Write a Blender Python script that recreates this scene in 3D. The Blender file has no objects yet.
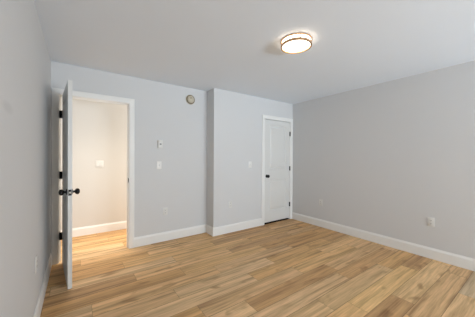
import bpy, bmesh, math, random
from mathutils import Matrix, Vector

S = bpy.context.scene
C = S.collection
PI = math.pi
rnd = random.Random(7)

# ------------------------------------------------------------------ room numbers (metres)
L, R = -0.256, 3.753            # left and right wall
YB = 3.493                      # back wall with the doorway
YC = 3.246                      # front of the closet wall that stands forward
XB = 1.833                      # outer corner of the closet wall
YR = -4.00                      # rear wall (behind the camera)
YH = 4.500                      # far wall of the hall
H = 2.44
WT = 0.115                      # wall thickness
DX0, DX1, DH = -0.174, 0.597, 2.050      # entrance opening between the jambs
CX0, CX1 = 2.960, 3.678                  # closet opening between the jambs

# ------------------------------------------------------------------ camera
f_px, yaw, pit, rol, cam_h = 225.272, 0.619165, -0.0051068, 0.0055022, 1.30148
cd = bpy.data.cameras.new('camera')
cam = bpy.data.objects.new('camera', cd); C.objects.link(cam)
cd.sensor_width = 36; cd.lens = 36 * f_px / 475; cd.clip_start = 0.02
fw = Vector((math.sin(yaw), math.cos(yaw), 0)); rt = Vector((math.cos(yaw), -math.sin(yaw), 0)); zz = Vector((0, 0, 1))
F = fw * math.cos(pit) + zz * math.sin(pit); U = zz * math.cos(pit) - fw * math.sin(pit)
ri = rt * math.cos(rol) + U * math.sin(rol); ui = U * math.cos(rol) - rt * math.sin(rol)
m = Matrix((ri, ui, -F)).transposed().to_4x4(); m.translation = (0, 0, cam_h)
cam.matrix_world = m
S.camera = cam

# ------------------------------------------------------------------ world, daylight, added fills and exposure
W = bpy.data.worlds.new('sky'); S.world = W; W.use_nodes = True
bg = W.node_tree.nodes['Background']; bg.inputs['Color'].default_value = (0.75, 0.87, 1.0, 1); bg.inputs['Strength'].default_value = 1.2
WINS = [(1.20, 2.25), (2.50, 3.55)]; WZ = (0.35, 2.05)       # windows in the rear wall


def area(name, loc, rot, sx, sy, power, col, spread=180):
    ld = bpy.data.lights.new(name, 'AREA'); ld.shape = 'RECTANGLE'; ld.size = sx; ld.size_y = sy
    ld.energy = power; ld.color = col; ld.spread = math.radians(spread)
    o = bpy.data.objects.new(name, ld); C.objects.link(o); o.location = loc; o.rotation_euler = rot
    return o


DAY, FILL_UP = 75, 25
for k, (a, b) in enumerate(WINS):
    area('window_daylight', ((a + b) / 2, YR - 0.16, sum(WZ) / 2), (PI / 2 + 0.10, 0, 0), b - a, WZ[1] - WZ[0], DAY, (0.92, 0.957, 0.97))
    area('window_ground_light', ((a + b) / 2, YR - 0.19, 0.75), (PI / 2 + 0.48, 0, 0), b - a, 0.7, FILL_UP, (0.62, 0.81, 0.98), 80)  # added cool fill, aimed up from the windows to lift the ceiling
area('hall_daylight', (-1.22, 4.05, 1.15), (0, -PI / 2, 0), 2.3, 0.8, 10, (1.0, 0.97, 0.93))
area('hall_end_light', (XB - 0.03, 4.05, 1.25), (0, PI / 2, 0), 2.3, 0.8, 22, (1.0, 0.93, 0.82))  # added fill at the hall's right end, evens out the hall wall
area('hall_lamp', (0.30, 3.92, 2.41), (0, 0, 0), 0.8, 0.4, 5.5, (1.0, 0.90, 0.76), 75)
S.view_settings.view_transform = 'Standard'; S.view_settings.look = 'None'
S.view_settings.gamma = 1; S.view_settings.use_curve_mapping = False
S.view_settings.exposure = 0.0
LAMP = 5.0                                                   # ceiling light shade emission


# ------------------------------------------------------------------ materials
def lin(c):
    return tuple(((v / 255) / 12.92 if v / 255 <= 0.04045 else ((v / 255 + 0.055) / 1.055) ** 2.4) for v in c) + (1,)


def mat(name, col, rough=0.5, metal=0.0, var=0.0, scale=6.0, bump=0.0, bscale=200.0, emit=None, spec=0.5):
    mt = bpy.data.materials.new(name); mt.use_nodes = True
    nt = mt.node_tree; b = nt.nodes['Principled BSDF']
    b.inputs['Roughness'].default_value = rough; b.inputs['Metallic'].default_value = metal
    b.inputs['Specular IOR Level'].default_value = spec
    tc = nt.nodes.new('ShaderNodeTexCoord')
    n = nt.nodes.new('ShaderNodeTexNoise'); n.inputs['Scale'].default_value = scale; n.inputs['Detail'].default_value = 2
    nt.links.new(tc.outputs['Object'], n.inputs['Vector'])
    mx = nt.nodes.new('ShaderNodeMix'); mx.data_type = 'RGBA'
    c = lin(col)
    mx.inputs[6].default_value = tuple(v * (1 - var) for v in c[:3]) + (1,)
    mx.inputs[7].default_value = tuple(min(1, v * (1 + var)) for v in c[:3]) + (1,)
    nt.links.new(n.outputs['Fac'], mx.inputs[0]); nt.links.new(mx.outputs[2], b.inputs['Base Color'])
    if bump:
        n2 = nt.nodes.new('ShaderNodeTexNoise'); n2.inputs['Scale'].default_value = bscale
        nt.links.new(tc.outputs['Object'], n2.inputs['Vector'])
        bp = nt.nodes.new('ShaderNodeBump'); bp.inputs['Strength'].default_value = bump; bp.inputs['Distance'].default_value = 0.002
        nt.links.new(n2.outputs['Fac'], bp.inputs['Height']); nt.links.new(bp.outputs['Normal'], b.inputs['Normal'])
    if emit:
        b.inputs['Emission Color'].default_value = emit[0]; b.inputs['Emission Strength'].default_value = emit[1]
    return mt


M = {}
M['wall'] = mat('grey_wall_paint', (218, 218, 218), 0.75, var=0.01, scale=2, bump=0.05, bscale=300, spec=0.25)
M['hall_wall'] = mat('hall_wall_paint', (214, 211, 206), 0.75, var=0.01, scale=2, bump=0.05, bscale=300, spec=0.25)
M['ceiling'] = mat('white_ceiling_paint', (234, 241, 249), 0.85, var=0.01, scale=2, bump=0.05, bscale=250, spec=0.2)
M['trim'] = mat('white_trim_paint', (241, 240, 237), 0.4, var=0.01, scale=4)
M['door'] = mat('white_door_paint', (224, 223, 220), 0.42, var=0.01, scale=4, bump=0.03, bscale=120)
M['black'] = mat('matte_black_metal', (9, 8, 8), 0.42, 0.3, var=0.1)
M['latch'] = mat('satin_latch_metal', (150, 147, 140), 0.35, 1.0, var=0.05)
M['plastic'] = mat('white_plastic', (242, 241, 238), 0.35, var=0.01)
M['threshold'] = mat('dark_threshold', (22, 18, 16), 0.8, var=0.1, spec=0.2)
M['outlet'] = mat('off_white_outlet_plastic', (226, 225, 221), 0.4, var=0.01)
M['slot'] = mat('dark_slot', (60, 58, 55), 0.6, var=0.05)
M['screen'] = mat('grey_screen', (128, 132, 128), 0.25, var=0.05)
M['beige'] = mat('aged_beige_plastic', (200, 190, 170), 0.45, var=0.03)
M['beige_dark'] = mat('dark_beige_vent', (128, 118, 98), 0.6, var=0.05)
M['brass'] = mat('brushed_bronze_metal', (196, 158, 120), 0.45, 0.6, var=0.08, scale=30)
M['pan'] = mat('white_lamp_pan', (225, 222, 215), 0.5, var=0.01)
M['shade'] = mat('lit_opal_glass', (250, 246, 236), 0.3, emit=((1.0, 0.86, 0.68, 1), LAMP))
M['frame'] = mat('white_window_frame', (238, 238, 236), 0.4, var=0.01)

# faint round smudge on the left wall's paint
M['wall_left'] = M['wall'].copy(); M['wall_left'].name = 'grey_wall_paint_with_smudge'
nt = M['wall_left'].node_tree; bs = nt.nodes['Principled BSDF']
geo = nt.nodes.new('ShaderNodeNewGeometry')
vd = nt.nodes.new('ShaderNodeVectorMath'); vd.operation = 'DISTANCE'; vd.inputs[1].default_value = (L, 1.443 * 0.45, 1.523 * 1.7)
vs_ = nt.nodes.new('ShaderNodeVectorMath'); vs_.operation = 'MULTIPLY'; vs_.inputs[1].default_value = (1, 0.45, 1.7)
nt.links.new(geo.outputs['Position'], vs_.inputs[0]); nt.links.new(vs_.outputs['Vector'], vd.inputs[0])
mr = nt.nodes.new('ShaderNodeMapRange'); mr.inputs['From Min'].default_value = 0.02; mr.inputs['From Max'].default_value = 0.055
mr.inputs['To Min'].default_value = 0.91; mr.inputs['To Max'].default_value = 1.0
nt.links.new(vd.outputs['Value'], mr.inputs['Value'])
mu = nt.nodes.new('ShaderNodeMix'); mu.data_type = 'RGBA'; mu.blend_type = 'MULTIPLY'; mu.inputs[0].default_value = 1
src = bs.inputs['Base Color'].links[0].from_socket
nt.links.new(src, mu.inputs[6]); nt.links.new(mr.outputs['Result'], mu.inputs[7]); nt.links.new(mu.outputs[2], bs.inputs['Base Color'])

gl = bpy.data.materials.new('window_glass'); gl.use_nodes = True; nt = gl.node_tree; nt.nodes.clear()
out = nt.nodes.new('ShaderNodeOutputMaterial'); tr = nt.nodes.new('ShaderNodeBsdfTransparent'); gs = nt.nodes.new('ShaderNodeBsdfGlossy')
gs.inputs['Roughness'].default_value = 0.02; ms = nt.nodes.new('ShaderNodeMixShader'); ms.inputs[0].default_value = 0.06
nt.links.new(tr.outputs[0], ms.inputs[1]); nt.links.new(gs.outputs[0], ms.inputs[2]); nt.links.new(ms.outputs[0], out.inputs[0])
M['glass'] = gl

# plank floor: every plank carries its own tone and grain offset
fl = bpy.data.materials.new('oak_plank_floor'); fl.use_nodes = True; nt = fl.node_tree; b = nt.nodes['Principled BSDF']
N, K = nt.nodes, nt.links


def node(t, **kw):
    n = N.new(t)
    for k, v in kw.items():
        setattr(n, k, v)
    return n


def ramp(src, stops):
    r = node('ShaderNodeValToRGB'); cr = r.color_ramp
    while len(cr.elements) < len(stops): cr.elements.new(0.5)
    for e, (p, c) in zip(cr.elements, stops):
        e.position = p; e.color = c if len(c) == 4 else tuple(c) + (1,)
    K.new(src, r.inputs[0]); return r.outputs[0]


def mixc(a, bb, fac, mode='MIX'):
    x = node('ShaderNodeMix', data_type='RGBA', blend_type=mode)
    for s, v in ((6, a), (7, bb), (0, fac)):
        if hasattr(v, 'links'): K.new(v, x.inputs[s])
        else: x.inputs[s].default_value = v
    return x.outputs[2]


at = node('ShaderNodeAttribute', attribute_name='tone'); ar = node('ShaderNodeAttribute', attribute_name='seed')
tc = node('ShaderNodeTexCoord')
cmb = node('ShaderNodeCombineXYZ'); K.new(ar.outputs['Fac'], cmb.inputs[2]); K.new(ar.outputs['Fac'], cmb.inputs[0])
add = node('ShaderNodeVectorMath', operation='ADD'); K.new(tc.outputs['Object'], add.inputs[0]); K.new(cmb.outputs[0], add.inputs[1])


def noise(sc, detail=4, rough=0.55, dist=0.0):
    mp = node('ShaderNodeMapping'); mp.inputs['Scale'].default_value = sc; K.new(add.outputs[0], mp.inputs[0])
    n = node('ShaderNodeTexNoise'); n.inputs['Scale'].default_value = 1; n.inputs['Detail'].default_value = detail
    n.inputs['Roughness'].default_value = rough; n.inputs['Distortion'].default_value = dist
    K.new(mp.outputs[0], n.inputs[0]); return n.outputs['Fac']


broad = noise((0.9, 20, 1), 3, 0.55, 0.4)
fine = noise((4, 70, 1), 4, 0.6, 0.2)
knot = noise((3.2, 9, 1), 2, 0.5, 0.4)
c = at.outputs['Color']
c = mixc(c, ramp(broad, [(0.30, (0.56, 0.50, 0.44)), (0.50, (0.95, 0.95, 0.94)), (0.68, (1.14, 1.15, 1.17))]), 1.0, 'MULTIPLY')
c = mixc(c, ramp(fine, [(0.32, (0.78, 0.75, 0.71)), (0.6, (1.04, 1.04, 1.04))]), 0.9, 'MULTIPLY')
c = mixc(c, ramp(knot, [(0.62, (1, 1, 1)), (0.74, (0.55, 0.46, 0.37))]), 0.8, 'MULTIPLY')
uv = node('ShaderNodeUVMap', uv_map='plank'); sp = node('ShaderNodeSeparateXYZ'); K.new(uv.outputs[0], sp.inputs[0])


def edge(sock, wd):
    mn = node('ShaderNodeMath', operation='LESS_THAN'); K.new(sock, mn.inputs[0]); mn.inputs[1].default_value = wd; return mn.outputs[0]


e1 = edge(sp.outputs[0], 0.0025); e2 = edge(sp.outputs[1], 0.0040)
mxe = node('ShaderNodeMath', operation='MAXIMUM'); K.new(e1, mxe.inputs[0]); K.new(e2, mxe.inputs[1])
c = mixc(c, mixc(c, (0.42, 0.36, 0.30, 1), 1.0, 'MULTIPLY'), mxe.outputs[0])
K.new(c, b.inputs['Base Color'])
b.inputs['Roughness'].default_value = 0.48; b.inputs['Specular IOR Level'].default_value = 0.35
bp = node('ShaderNodeBump'); bp.inputs['Strength'].default_value = 0.06; bp.inputs['Distance'].default_value = 0.001
K.new(fine, bp.inputs['Height']); K.new(bp.outputs[0], b.inputs['Normal'])
M['floor'] = fl


# ------------------------------------------------------------------ mesh helpers
def add_box(bm, x0, x1, y0, y1, z0, z1, bev=0.0, seg=2):
    t = bmesh.new()
    bmesh.ops.create_cube(t, size=1)
    for v in t.verts:
        v.co = Vector((x0 if v.co.x < 0 else x1, y0 if v.co.y < 0 else y1, z0 if v.co.z < 0 else z1))
    if bev:
        bmesh.ops.bevel(t, geom=list(t.edges), offset=bev, segments=seg, profile=0.5, affect='EDGES')
    me = bpy.data.meshes.new('t'); t.to_mesh(me); t.free(); bm.from_mesh(me); bpy.data.meshes.remove(me)


def add_lathe(bm, prof, n=32, mtx=Matrix()):
    """prof: (radius, height along local z)"""
    rows = []
    for r, z in prof:
        if r < 1e-6: rows.append([bm.verts.new(mtx @ Vector((0, 0, z)))])
        else: rows.append([bm.verts.new(mtx @ Vector((r * math.cos(2 * PI * k / n), r * math.sin(2 * PI * k / n), z))) for k in range(n)])
    for a, c_ in zip(rows, rows[1:]):
        for k in range(n):
            j = (k + 1) % n
            if len(a) == 1 and len(c_) == 1: continue
            if len(a) == 1: bm.faces.new((a[0], c_[k], c_[j]))
            elif len(c_) == 1: bm.faces.new((a[k], c_[0], a[j]))
            else: bm.faces.new((a[k], c_[k], c_[j], a[j]))
    for row in (rows[0], rows[-1]):
        if len(row) > 1:
            try: bm.faces.new(row)
            except ValueError: pass


def add_sweep(bm, path, nrm, prof, flip=False):
    """sweep profile (a, b) along a planar open path; a goes sideways in the plane (mitred), b along nrm"""
    P = [Vector(p) for p in path]; nrm = Vector(nrm)
    sides = []
    for p, q in zip(P, P[1:]):
        s = (q - p).normalized().cross(nrm); sides.append(-s if flip else s)
    rows = []
    for i, p in enumerate(P):
        if i == 0: mtr = sides[0]
        elif i == len(P) - 1: mtr = sides[-1]
        else:
            mtr = sides[i - 1] + sides[i]; mtr = mtr * (2 / mtr.length_squared)
        rows.append([bm.verts.new(p + mtr * a + nrm * c_) for a, c_ in prof])
    n = len(prof)
    for a, c_ in zip(rows, rows[1:]):
        for k in range(n):
            j = (k + 1) % n; bm.faces.new((a[k], a[j], c_[j], c_[k]))
    bm.faces.new(rows[0]); bm.faces.new(rows[-1][::-1])


def obj(name, bm, m, parent=None, loc=(0, 0, 0), smooth=False, rot=(0, 0, 0)):
    bmesh.ops.recalc_face_normals(bm, faces=bm.faces)
    me = bpy.data.meshes.new(name); bm.to_mesh(me); bm.free()
    me.materials.append(M[m])
    if smooth:
        for p in me.polygons: p.use_smooth = True
        me.set_sharp_from_angle(angle=math.radians(35))
    o = bpy.data.objects.new(name, me); C.objects.link(o)
    o.location = loc; o.rotation_euler = rot
    if parent: o.parent = parent
    return o


def box_obj(name, dims, m, parent=None, bev=0.0):
    bm = bmesh.new(); add_box(bm, *dims, bev=bev)
    return obj(name, bm, m, parent, smooth=bool(bev))


def struct(o, label=None, cat=None):
    o['kind'] = 'structure'
    if label: o['label'] = label
    if cat: o['category'] = cat
    return o


def thing(name, label, cat, loc, rotz=0.0, group=None, kind=None):
    o = bpy.data.objects.new(name, None); C.objects.link(o)
    o.empty_display_size = 0.05
    o.location = loc; o.rotation_euler = (0, 0, rotz); o['label'] = label; o['category'] = cat
    if group: o['group'] = group
    if kind: o['kind'] = kind
    return o


def copy_tree(src, parent=None):
    c_ = src.copy(); C.objects.link(c_)
    if parent: c_.parent = parent
    for ch in list(src.children): copy_tree(ch, c_)
    return c_


# ------------------------------------------------------------------ floor
ROW0, PW, PLEN = 0.526, 0.182, 1.22
X0, X1 = -1.25, R + 0.1
TONES = [(186, 152, 112), (178, 142, 101), (192, 158, 120), (170, 133, 93), (182, 150, 116), (166, 131, 96), (189, 160, 128), (174, 137, 97)]
JOINT = {-1: 3.012, 1: 2.45, 3: 1.79, 5: 1.243}
FIX = {(-1, 3.1): (166, 147, 126), (-1, 2.5): (190, 160, 126), (1, 2.0): (160, 126, 92), (1, 3.0): (188, 158, 122), (3, 2.2): (175, 146, 113),
       (3, 1.5): (188, 158, 124), (5, 1.0): (194, 164, 130), (5, 1.6): (168, 132, 96), (0, 2.9): (180, 146, 110), (0, 2.3): (178, 146, 112),
       (2, 2.3): (190, 158, 116), (4, 1.8): (186, 156, 124), (4, 1.0): (186, 154, 122)}
def soften(c, k=0.9, mean=(179, 144, 104)):
    return tuple(m_ + (v - m_) * k for v, m_ in zip(c, mean))


TINT = (1.25, 1.24, 1.18)
bm = bmesh.new(); uvl = bm.loops.layers.uv.new('plank'); tl = bm.loops.layers.float_color.new('tone'); sl = bm.faces.layers.float.new('seed')
r0 = int(math.floor((YR - 0.1 - ROW0) / PW)); r1 = int(math.ceil((YH + 0.1 - ROW0) / PW))
last = 0
for r in range(r0, r1):
    ya, yb = ROW0 + r * PW, ROW0 + (r + 1) * PW
    if r in JOINT: off = JOINT[r]
    else:
        off = last + rnd.uniform(0.3, 0.9)
    last = off
    s = off - math.ceil((off - X0) / PLEN) * PLEN
    prev = None
    while s < X1:
        a, e = max(s, X0), min(s + PLEN, X1)
        if e > a:
            t = None
            for (fr, fx), col in FIX.items():
                if fr == r and a <= fx < e: t = col
            if t is None:
                t = rnd.choice([q for q in TONES if q != prev]); prev = t
            vs = [bm.verts.new((x, y, 0)) for x, y in ((a, ya), (e, ya), (e, yb), (a, yb))]
            fc = bm.faces.new(vs); fc[sl] = rnd.uniform(0, 80)
            for lp, q in zip(fc.loops, ((a - s, 0), (e - s, 0), (e - s, PW), (a - s, PW))):
                lp[uvl].uv = q; lp[tl] = lin([v * w_ for v, w_ in zip(soften(t), TINT)])
        s += PLEN
fo = struct(obj('floor', bm, 'floor'), 'light oak wood plank floor', 'floor')

# ------------------------------------------------------------------ ceiling and walls
struct(box_obj('ceiling', (X0, R + 0.1, YR - 0.1, YH + 0.1, H, H + 0.1), 'ceiling'), 'smooth white ceiling', 'ceiling')
struct(box_obj('wall_left', (L - WT, L, YR - WT, YB + WT, 0, H), 'wall_left'), 'light grey wall on the left behind the open door', 'wall')
struct(box_obj('wall_right', (R, R + WT, YR - WT, YH, 0, H), 'wall'), 'long bare light grey wall on the right', 'wall')
bm = bmesh.new()
add_box(bm, L - 0.9, DX0 - 0.02, YB, YB + WT, 0, H); add_box(bm, DX1 + 0.02, XB + WT, YB, YB + WT, 0, H)
add_box(bm, DX0 - 0.02, DX1 + 0.02, YB, YB + WT, DH + 0.02, H)
struct(obj('wall_back', bm, 'wall'), 'light grey back wall holding the doorway to the hall', 'wall')
bm = bmesh.new()
add_box(bm, XB, CX0 - 0.02, YC, YC + WT, 0, H); add_box(bm, CX1 + 0.02, R, YC, YC + WT, 0, H)
add_box(bm, CX0 - 0.02, CX1 + 0.02, YC, YC + WT, DH + 0.02, H); add_box(bm, XB, XB + WT, YC + WT, YB, 0, H)
struct(obj('wall_closet', bm, 'wall'), 'light grey closet wall standing forward of the back wall', 'wall')
bm = bmesh.new()
xs = [L, WINS[0][0], WINS[0][1], WINS[1][0], WINS[1][1], R]
for k in (0, 2, 4): add_box(bm, xs[k], xs[k + 1], YR - WT, YR, 0, H)
for a, b_ in WINS:
    add_box(bm, a, b_, YR - WT, YR, 0, WZ[0]); add_box(bm, a, b_, YR - WT, YR, WZ[1], H)
struct(obj('wall_rear', bm, 'wall'))
struct(box_obj('wall_hall', (X0, R + WT, YH, YH + WT, 0, H), 'hall_wall'), 'warm white hall wall seen through the doorway', 'wall')
struct(box_obj('wall_hall_left', (X0 - WT, X0, YB, YH + WT, 0, H), 'hall_wall'))
struct(box_obj('wall_hall_right', (XB, XB + WT, YB + WT, YH, 0, H), 'hall_wall'))

# rear windows (behind the camera): frame, sash bars, glass
for k, (a, b_) in enumerate(WINS):
    bm = bmesh.new(); w = 0.05
    for d in ((a, b_, WZ[0], WZ[0] + w), (a, b_, WZ[1] - w, WZ[1]), (a, a + w, WZ[0] + w, WZ[1] - w), (b_ - w, b_, WZ[0] + w, WZ[1] - w),
              (a + w, b_ - w, 1.18, 1.22)):
        add_box(bm, d[0], d[1], YR - 0.08, YR - 0.03, d[2], d[3])
    wo = struct(obj('window_%d' % (k + 1), bm, 'frame'))
    box_obj('pane', (a + w, b_ - w, YR - 0.06, YR - 0.056, WZ[0] + w, WZ[1] - w), 'glass', wo)

# ------------------------------------------------------------------ baseboards, casings, jambs
BB = [(0, 0), (0.014, 0), (0.014, 0.112), (0.011, 0.122), (0.006, 0.132), (0.005, 0.140), (0, 0.140)]
CASW = 0.068


def baseboard(name, path, label, flip=False):
    bm = bmesh.new(); add_sweep(bm, path, (0, 0, 1), BB, flip)
    return struct(obj(name, bm, 'trim', smooth=False), label, 'baseboard')


baseboard('baseboard_left', [(L, YR, 0), (L, YB, 0)], 'white baseboard along the left wall')
baseboard('baseboard_right', [(R, YC, 0), (R, YR, 0)], 'white baseboard along the right wall')
baseboard('baseboard_back', [(DX1 + 0.005 + CASW, YB, 0), (XB - 0.0135, YB, 0)], 'white baseboard between the doorway and the closet wall')
baseboard('baseboard_closet', [(XB, YB, 0), (XB, YC, 0), (CX0 - 0.005 - CASW, YC, 0)], 'white baseboard wrapping the closet wall corner')
baseboard('baseboard_hall', [(X0, YH, 0), (XB, YH, 0)], 'white baseboard on the hall wall')

CAS = [(0, 0), (0, 0.009), (0.006, 0.013), (0.020, 0.014), (0.050, 0.018), (0.062, 0.018), (CASW, 0.015), (CASW, 0)]


def casing(name, x0, x1, y, label):
    r = 0.005; bm = bmesh.new()
    add_sweep(bm, [(x0 - r, y, 0), (x0 - r, y, DH + r), (x1 + r, y, DH + r), (x1 + r, y, 0)], (0, -1, 0), CAS, True)
    t = struct(obj(name, bm, 'trim', smooth=True), label, 'door casing')
    bm = bmesh.new()
    add_box(bm, x0 - 0.02, x0, y, y + WT, 0, DH); add_box(bm, x1, x1 + 0.02, y, y + WT, 0, DH); add_box(bm, x0 - 0.02, x1 + 0.02, y, y + WT, DH, DH + 0.02)
    s0, s1 = y + 0.045, y + 0.078
    add_box(bm, x0, x0 + 0.011, s0, s1, 0, DH); add_box(bm, x1 - 0.011, x1, s0, s1, 0, DH); add_box(bm, x0 + 0.011, x1 - 0.011, s0, s1, DH - 0.011, DH)
    obj('jamb', bm, 'trim', t)
    return t


t1 = casing('trim_1', DX0, DX1, YB, 'white casing around the doorway to the hall')
bm = bmesh.new(); add_box(bm, DX1 - 0.0015, DX1, YB + 0.002, YB + 0.034, 0.935, 0.995); add_box(bm, DX1 - 0.004, DX1 + 0.001, YB - 0.012, YB + 0.003, 0.950, 0.988, 0.0015)
o = obj('strike_plate', bm, 'black', t1); o['label'] = 'small black strike plate'
t2 = casing('trim_2', CX0, CX1, YC, 'white casing around the closet door')
o = box_obj('threshold', (CX0, CX1, YC - 0.002, YC + WT, 0.0, 0.010), 'threshold', t2, 0.002); o['label'] = 'dark threshold strip under the closet door'  # dark strip added to paint the shade in the gap under the door


# ------------------------------------------------------------------ doors
def panel_slab(w, h, t, panels):
    bm = bmesh.new()
    steps = [(0, 0), (0.004, 0.006), (0.011, 0.008), (0.016, 0.012), (0.030, 0.0125), (0.036, 0.010), (0.050, 0.003), (0.052, 0.002)]
    x0, x1 = panels[0][0], panels[0][1]
    xs = [0, x0, x1, w]; zs = [0]
    for p in panels: zs += [p[2], p[3]]
    zs.append(h)
    for side in (0, 1):
        Y = lambda d: d if side == 0 else t - d
        for i in range(3):
            for j in range(len(zs) - 1):
                if i == 1 and j % 2 == 1:
                    prev = None
                    for ins, dep in steps:
                        q = [bm.verts.new((x, Y(dep), z)) for x, z in ((xs[1] + ins, zs[j] + ins), (xs[2] - ins, zs[j] + ins), (xs[2] - ins, zs[j + 1] - ins), (xs[1] + ins, zs[j + 1] - ins))]
                        if prev:
                            for k in range(4): bm.faces.new((prev[k], prev[(k + 1) % 4], q[(k + 1) % 4], q[k]))
                        prev = q
                    bm.faces.new(prev)
                else:
                    bm.faces.new([bm.verts.new((x, Y(0), z)) for x, z in ((xs[i], zs[j]), (xs[i + 1], zs[j]), (xs[i + 1], zs[j + 1]), (xs[i], zs[j + 1]))])
    for a, b_ in zip(zs, zs[1:]):
        for x in (0, w): bm.faces.new([bm.verts.new(v) for v in ((x, 0, a), (x, t, a), (x, t, b_), (x, 0, b_))])
    for a, b_ in zip(xs, xs[1:]):
        for z in (0, h): bm.faces.new([bm.verts.new(v) for v in ((a, 0, z), (b_, 0, z), (b_, t, z), (a, t, z))])
    bmesh.ops.remove_doubles(bm, verts=bm.verts, dist=1e-5)
    return bm


KNOB = [(0, 0), (0.031, 0), (0.032, 0.003), (0.030, 0.007), (0.020, 0.010), (0.011, 0.013), (0.011, 0.024), (0.017, 0.028), (0.026, 0.034),
        (0.0300, 0.043), (0.0300, 0.050), (0.0265, 0.059), (0.017, 0.066), (0, 0.068)]


def knob(parent, x, y, z, out, label=None):
    """out = -1: towards local -y, +1: towards local +y"""
    bm = bmesh.new()
    add_lathe(bm, KNOB, 28, Matrix.Rotation(PI / 2 if out < 0 else -PI / 2, 4, 'X'))
    o = obj('door_knob', bm, 'black', parent, (x, y, z), smooth=True); o['label'] = 'round black door knob'
    return o


def hinge(parent, x, y, z, leaves):
    bm = bmesh.new(); hh = 0.089
    for k in range(5):
        a = -hh / 2 + k * hh / 5
        add_lathe(bm, [(0.0062, a + 0.0006), (0.0068, a + 0.0012), (0.0068, a + hh / 5 - 0.0012), (0.0062, a + hh / 5 - 0.0006)], 14)
    add_lathe(bm, [(0, -hh / 2 - 0.004), (0.004, -hh / 2 - 0.003), (0.005, -hh / 2), (0.005, hh / 2), (0.004, hh / 2 + 0.003), (0, hh / 2 + 0.004)], 14)
    for d in leaves: add_box(bm, *d, -hh / 2, hh / 2)
    o = obj('hinge', bm, 'black', parent, (x, y, z), smooth=True); o['label'] = 'black butt hinge'
    return o


# entrance door, standing open into the room
TH = math.radians(84.3)
PX, PY = -0.156, YB - 0.024
d1 = thing('door_1', 'white panel door standing open against the left wall with black knobs', 'door', (PX, PY, 0), -TH, kind='structure')
DW, DT, SY = 0.745, 0.035, 0.010
bm = panel_slab(DW, 2.030, DT, [(0.115, DW - 0.115, 0.23, 0.87), (0.115, DW - 0.115, 1.06, 1.92)])
obj('slab', bm, 'door', d1, (0.004, SY, 0.012))
kx = DW - 0.056
knob(d1, kx, SY, 0.95, -1); knob(d1, kx, SY + DT, 0.95, 1)
bm = bmesh.new(); add_box(bm, DW + 0.0035, DW + 0.0055, SY + 0.004, SY + DT - 0.004, 0.95 - 0.029, 0.95 + 0.029)
lp = obj('latch_plate', bm, 'black', d1); lp['label'] = 'black latch plate on the door edge'
bm = bmesh.new(); add_box(bm, DW + 0.005, DW + 0.015, SY + 0.010, SY + 0.026, 0.95 - 0.009, 0.95 + 0.009, 0.002)
o = obj('latch_bolt', bm, 'latch', lp); o['label'] = 'grey metal latch bolt'
for z in (0.332, 1.073, 1.811):
    # leaf on the door's edge (local frame of the door); leaf on the jamb runs back along the jamb face
    hinge(d1, 0, 0, z, [(0.0015, 0.0038, 0.0, SY + 0.03)])
for z in (0.332, 1.073, 1.811):
    bm = bmesh.new(); add_box(bm, DX0, DX0 + 0.002, YB + 0.001, YB + 0.036, z - 0.0445, z + 0.0445)
    add_box(bm, DX0, PX - 0.004, YB - 0.026, YB - 0.022, z - 0.0445, z + 0.0445); add_box(bm, DX0, DX0 + 0.002, YB - 0.026, YB + 0.001, z - 0.0445, z + 0.0445)
    o = obj('hinge_leaf', bm, 'black', t1); o['label'] = 'black hinge leaf on the jamb'

# closet door, shut
d2 = thing('door_2', 'closed white two-panel closet door in the forward wall', 'door', (CX0, YC, 0), 0, kind='structure')
CW = CX1 - CX0 - 0.006
bm = panel_slab(CW, 2.006, 0.035, [(0.115, CW - 0.115, 0.215, 0.835), (0.115, CW - 0.115, 1.035, 1.915)])
obj('slab', bm, 'door', d2, (0.003, 0.003, 0.031))
knob(d2, 0.058, 0.003, 0.937, -1)
for z in (0.317, 1.075, 1.802):
    hinge(d2, CX1 - CX0 - 0.001, -0.0075, z, [(-0.017, 0.000, 0.004, 0.0102), (-0.001, 0.0035, -0.002, 0.0135)])

# ------------------------------------------------------------------ ceiling light
LX, LY = 1.735, 1.462
cl = thing('ceiling_light', 'lit round flush ceiling light with two bronze rings and glowing shade', 'ceiling light', (LX, LY, H))
bm = bmesh.new(); add_lathe(bm, [(0, 0), (0.130, 0), (0.132, -0.002), (0.132, -0.006), (0, -0.006)], 48); obj('base_plate', bm, 'pan', cl, smooth=True)
bm = bmesh.new(); add_lathe(bm, [(0.130, -0.006), (0.137, -0.008), (0.138, -0.012), (0.138, -0.043), (0.133, -0.050), (0.110, -0.056), (0.06, -0.060), (0, -0.061)], 48)
o = obj('lamp_shade', bm, 'shade', cl, smooth=True); o['label'] = 'glowing white glass lamp shade'


def ring(z0, z1, ri_, ro):
    bm = bmesh.new(); n = 64
    prof = [(ri_, z0), (ro - 0.0015, z0), (ro, z0 + 0.0015), (ro, z1 - 0.0015), (ro - 0.0015, z1), (ri_, z1)]
    rows = [[bm.verts.new((r * math.cos(2 * PI * k / n), r * math.sin(2 * PI * k / n), z)) for k in range(n)] for r, z in prof]
    for i in range(len(prof)):
        a, c_ = rows[i], rows[(i + 1) % len(prof)]
        for k in range(n): bm.faces.new((a[k], a[(k + 1) % n], c_[(k + 1) % n], c_[k]))
    return obj('trim_ring', bm, 'brass', cl, smooth=True)


ring(-0.062, -0.042, 0.133, 0.1480); ring(-0.013, -0.002, 0.138, 0.1475)
for k in range(4):
    bm = bmesh.new(); add_box(bm, 0.1385, 0.1450, -0.0035, 0.0035, -0.043, -0.012, 0.001)
    obj('support_bar', bm, 'brass', cl, rot=(0, 0, math.radians(55 + 90 * k)))

# ------------------------------------------------------------------ wall devices (local frame: wall at y = 0, room at -y)
def plate_mesh(w, h):
    bm = bmesh.new(); add_box(bm, -w / 2, w / 2, -0.006, 0, -h / 2, h / 2, 0.0022); return bm


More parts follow.
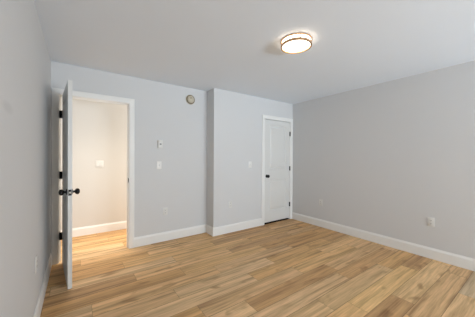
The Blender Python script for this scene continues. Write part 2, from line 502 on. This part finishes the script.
def screw(parent, x, z, y=-0.006):
    bm = bmesh.new(); add_lathe(bm, [(0, 0), (0.0032, 0), (0.0028, 0.0012), (0, 0.0014)], 12, Matrix.Rotation(PI / 2, 4, 'X'))
    obj('screw', bm, 'plastic', parent, (x, y, z), smooth=True)


def make_outlet(label, loc, rotz, group):
    t = thing('wall_outlet', label, 'outlet', loc, rotz, group)
    obj('cover_plate', plate_mesh(0.072, 0.117), 'outlet', t, smooth=True)
    for s in (-1, 1):
        bm = bmesh.new(); n = 20
        pts = []
        for k in range(n):
            a = 2 * PI * k / n; pts.append((0.0172 * math.cos(a), max(-0.0125, min(0.0125, 0.0172 * math.sin(a)))))
        f1 = [bm.verts.new((x, -0.0055, z)) for x, z in pts]; f2 = [bm.verts.new((x, -0.0085, z)) for x, z in pts]
        for k in range(n): bm.faces.new((f1[k], f1[(k + 1) % n], f2[(k + 1) % n], f2[k]))
        bm.faces.new(f2); bm.faces.new(f1)
        rc = obj('socket', bm, 'outlet', t, (0, 0, s * 0.0195))
        bm = bmesh.new()
        add_box(bm, -0.0078, -0.0050, -0.0090, -0.0080, -0.001, 0.0075); add_box(bm, 0.0050, 0.0078, -0.0090, -0.0080, 0.0, 0.0070)
        add_lathe(bm, [(0, 0.0080), (0.0027, 0.0080), (0.0027, 0.0090), (0, 0.0090)], 12, Matrix.Translation((0, 0, -0.0062)) @ Matrix.Rotation(PI / 2, 4, 'X'))
        o = obj('slot', bm, 'slot', rc); o['label'] = 'dark outlet slots'
    screw(t, 0, 0)
    return t


G = 'duplex outlets low on the walls'
out0 = make_outlet('white duplex outlet low on the right wall, nearest the camera', (R, 0.920, 0.475), -PI / 2, G)
for label, loc, rz in (('white duplex outlet low on the right wall, farther off near the closet door', (R, 2.545, 0.455), -PI / 2),
                       ('white duplex outlet low on back wall right of the doorway', (1.118, YB, 0.458), 0),
                       ('white duplex outlet low on the closet wall left of closet door', (2.165, YC, 0.485), 0),
                       ('white duplex outlet low on the left wall before the open door', (L, 2.297, 0.475), PI / 2)):
    o = copy_tree(out0); o.location = loc; o.rotation_euler = (0, 0, rz); o['label'] = label


def make_toggle(label, loc, rotz):
    t = thing('light_switch', label, 'light switch', loc, rotz, 'light switches on the walls')
    obj('cover_plate', plate_mesh(0.072, 0.117), 'plastic', t, smooth=True)
    bm = bmesh.new()
    for d in ((-0.0068, -0.0050, -0.013, 0.013), (0.0050, 0.0068, -0.013, 0.013), (-0.0050, 0.0050, -0.013, -0.0112), (-0.0050, 0.0050, 0.0112, 0.013)):
        add_box(bm, d[0], d[1], -0.0066, -0.0055, d[2], d[3])
    o = obj('toggle_slot', bm, 'slot', t); o['label'] = 'grey rim of the toggle slot'
    bm = bmesh.new(); add_box(bm, -0.0042, 0.0042, -0.020, -0.0055, -0.002, 0.009, 0.0015)
    obj('toggle_lever', bm, 'plastic', t, smooth=True)
    screw(t, 0, 0.030); screw(t, 0, -0.030)
    return t


sw0 = make_toggle('white light switch on back wall, directly below the thermostat', (1.022, YB, 1.175), 0)
o = copy_tree(sw0); o.location = (2.598, YC, 1.170); o['label'] = 'white light switch on the closet wall beside the closet door'

t = thing('double_light_switch', 'white double light switch on the hall wall seen through the doorway', 'light switch', (0.314, YH, 1.175), 0)
obj('cover_plate', plate_mesh(0.118, 0.117), 'outlet', t, smooth=True)
for s in (-1, 1):
    bm = bmesh.new()
    q = [bm.verts.new(v) for v in ((-0.0165, -0.0055, -0.033), (0.0165, -0.0055, -0.033), (0.0165, -0.0055, 0.033), (-0.0165, -0.0055, 0.033),
                                   (-0.0160, -0.0105, -0.0325), (0.0160, -0.0105, -0.0325), (0.0160, -0.0070, 0.0325), (-0.0160, -0.0070, 0.0325))]
    for fidx in ((0, 1, 2, 3), (4, 5, 6, 7), (0, 1, 5, 4), (1, 2, 6, 5), (2, 3, 7, 6), (3, 0, 4, 7)): bm.faces.new([q[i] for i in fidx])
    obj('rocker', bm, 'outlet', t, (s * 0.023, 0, 0))

t = thing('thermostat', 'small white thermostat on back wall right of the doorway', 'thermostat', (1.034, YB, 1.497), 0)
bm = bmesh.new(); add_box(bm, -0.040, 0.040, -0.005, 0, -0.062, 0.062, 0.002); obj('back_plate', bm, 'outlet', t, smooth=True)
bm = bmesh.new(); add_box(bm, -0.036, 0.036, -0.027, -0.004, -0.058, 0.058, 0.004); obj('body', bm, 'outlet', t, smooth=True)
bm = bmesh.new(); add_box(bm, -0.014, 0.014, -0.0278, -0.0265, -0.014, 0.010, 0.0004); o = obj('display', bm, 'screen', t); o['label'] = 'small grey display'
for s in (-1, 1):
    bm = bmesh.new(); add_box(bm, s * 0.018 - 0.006, s * 0.018 + 0.006, -0.029, -0.0265, -0.044, -0.036, 0.001); obj('button', bm, 'outlet', t, smooth=True)

t = thing('smoke_detector', 'round beige smoke detector high on back wall near the closet corner', 'smoke detector', (1.523, YB, 2.250), 0)
RX = Matrix.Rotation(PI / 2, 4, 'X')
bm = bmesh.new(); add_lathe(bm, [(0, 0), (0.079, 0), (0.080, 0.003), (0.079, 0.010), (0.072, 0.012), (0, 0.012)], 40, RX); obj('mounting_ring', bm, 'beige', t, smooth=True)
bm = bmesh.new(); add_lathe(bm, [(0.074, 0.010), (0.073, 0.020), (0.050, 0.026), (0.050, 0.010)], 40, RX)
o = obj('vent_ring', bm, 'beige_dark', t, smooth=True); o['label'] = 'dark shadowed vent ring'  # vent ring in a darker beige than the body
bm = bmesh.new(); add_lathe(bm, [(0, 0.020), (0.057, 0.020), (0.059, 0.026), (0.057, 0.034), (0.048, 0.041), (0.030, 0.044), (0, 0.045)], 40, RX); obj('body', bm, 'beige', t, smooth=True)
bm = bmesh.new(); add_lathe(bm, [(0, 0), (0.011, 0), (0.011, 0.003), (0.009, 0.0045), (0, 0.005)], 20, RX)
o = obj('test_button', bm, 'beige_dark', t, (-0.006, -0.043, 0.018), smooth=True); o['label'] = 'darker round test button'
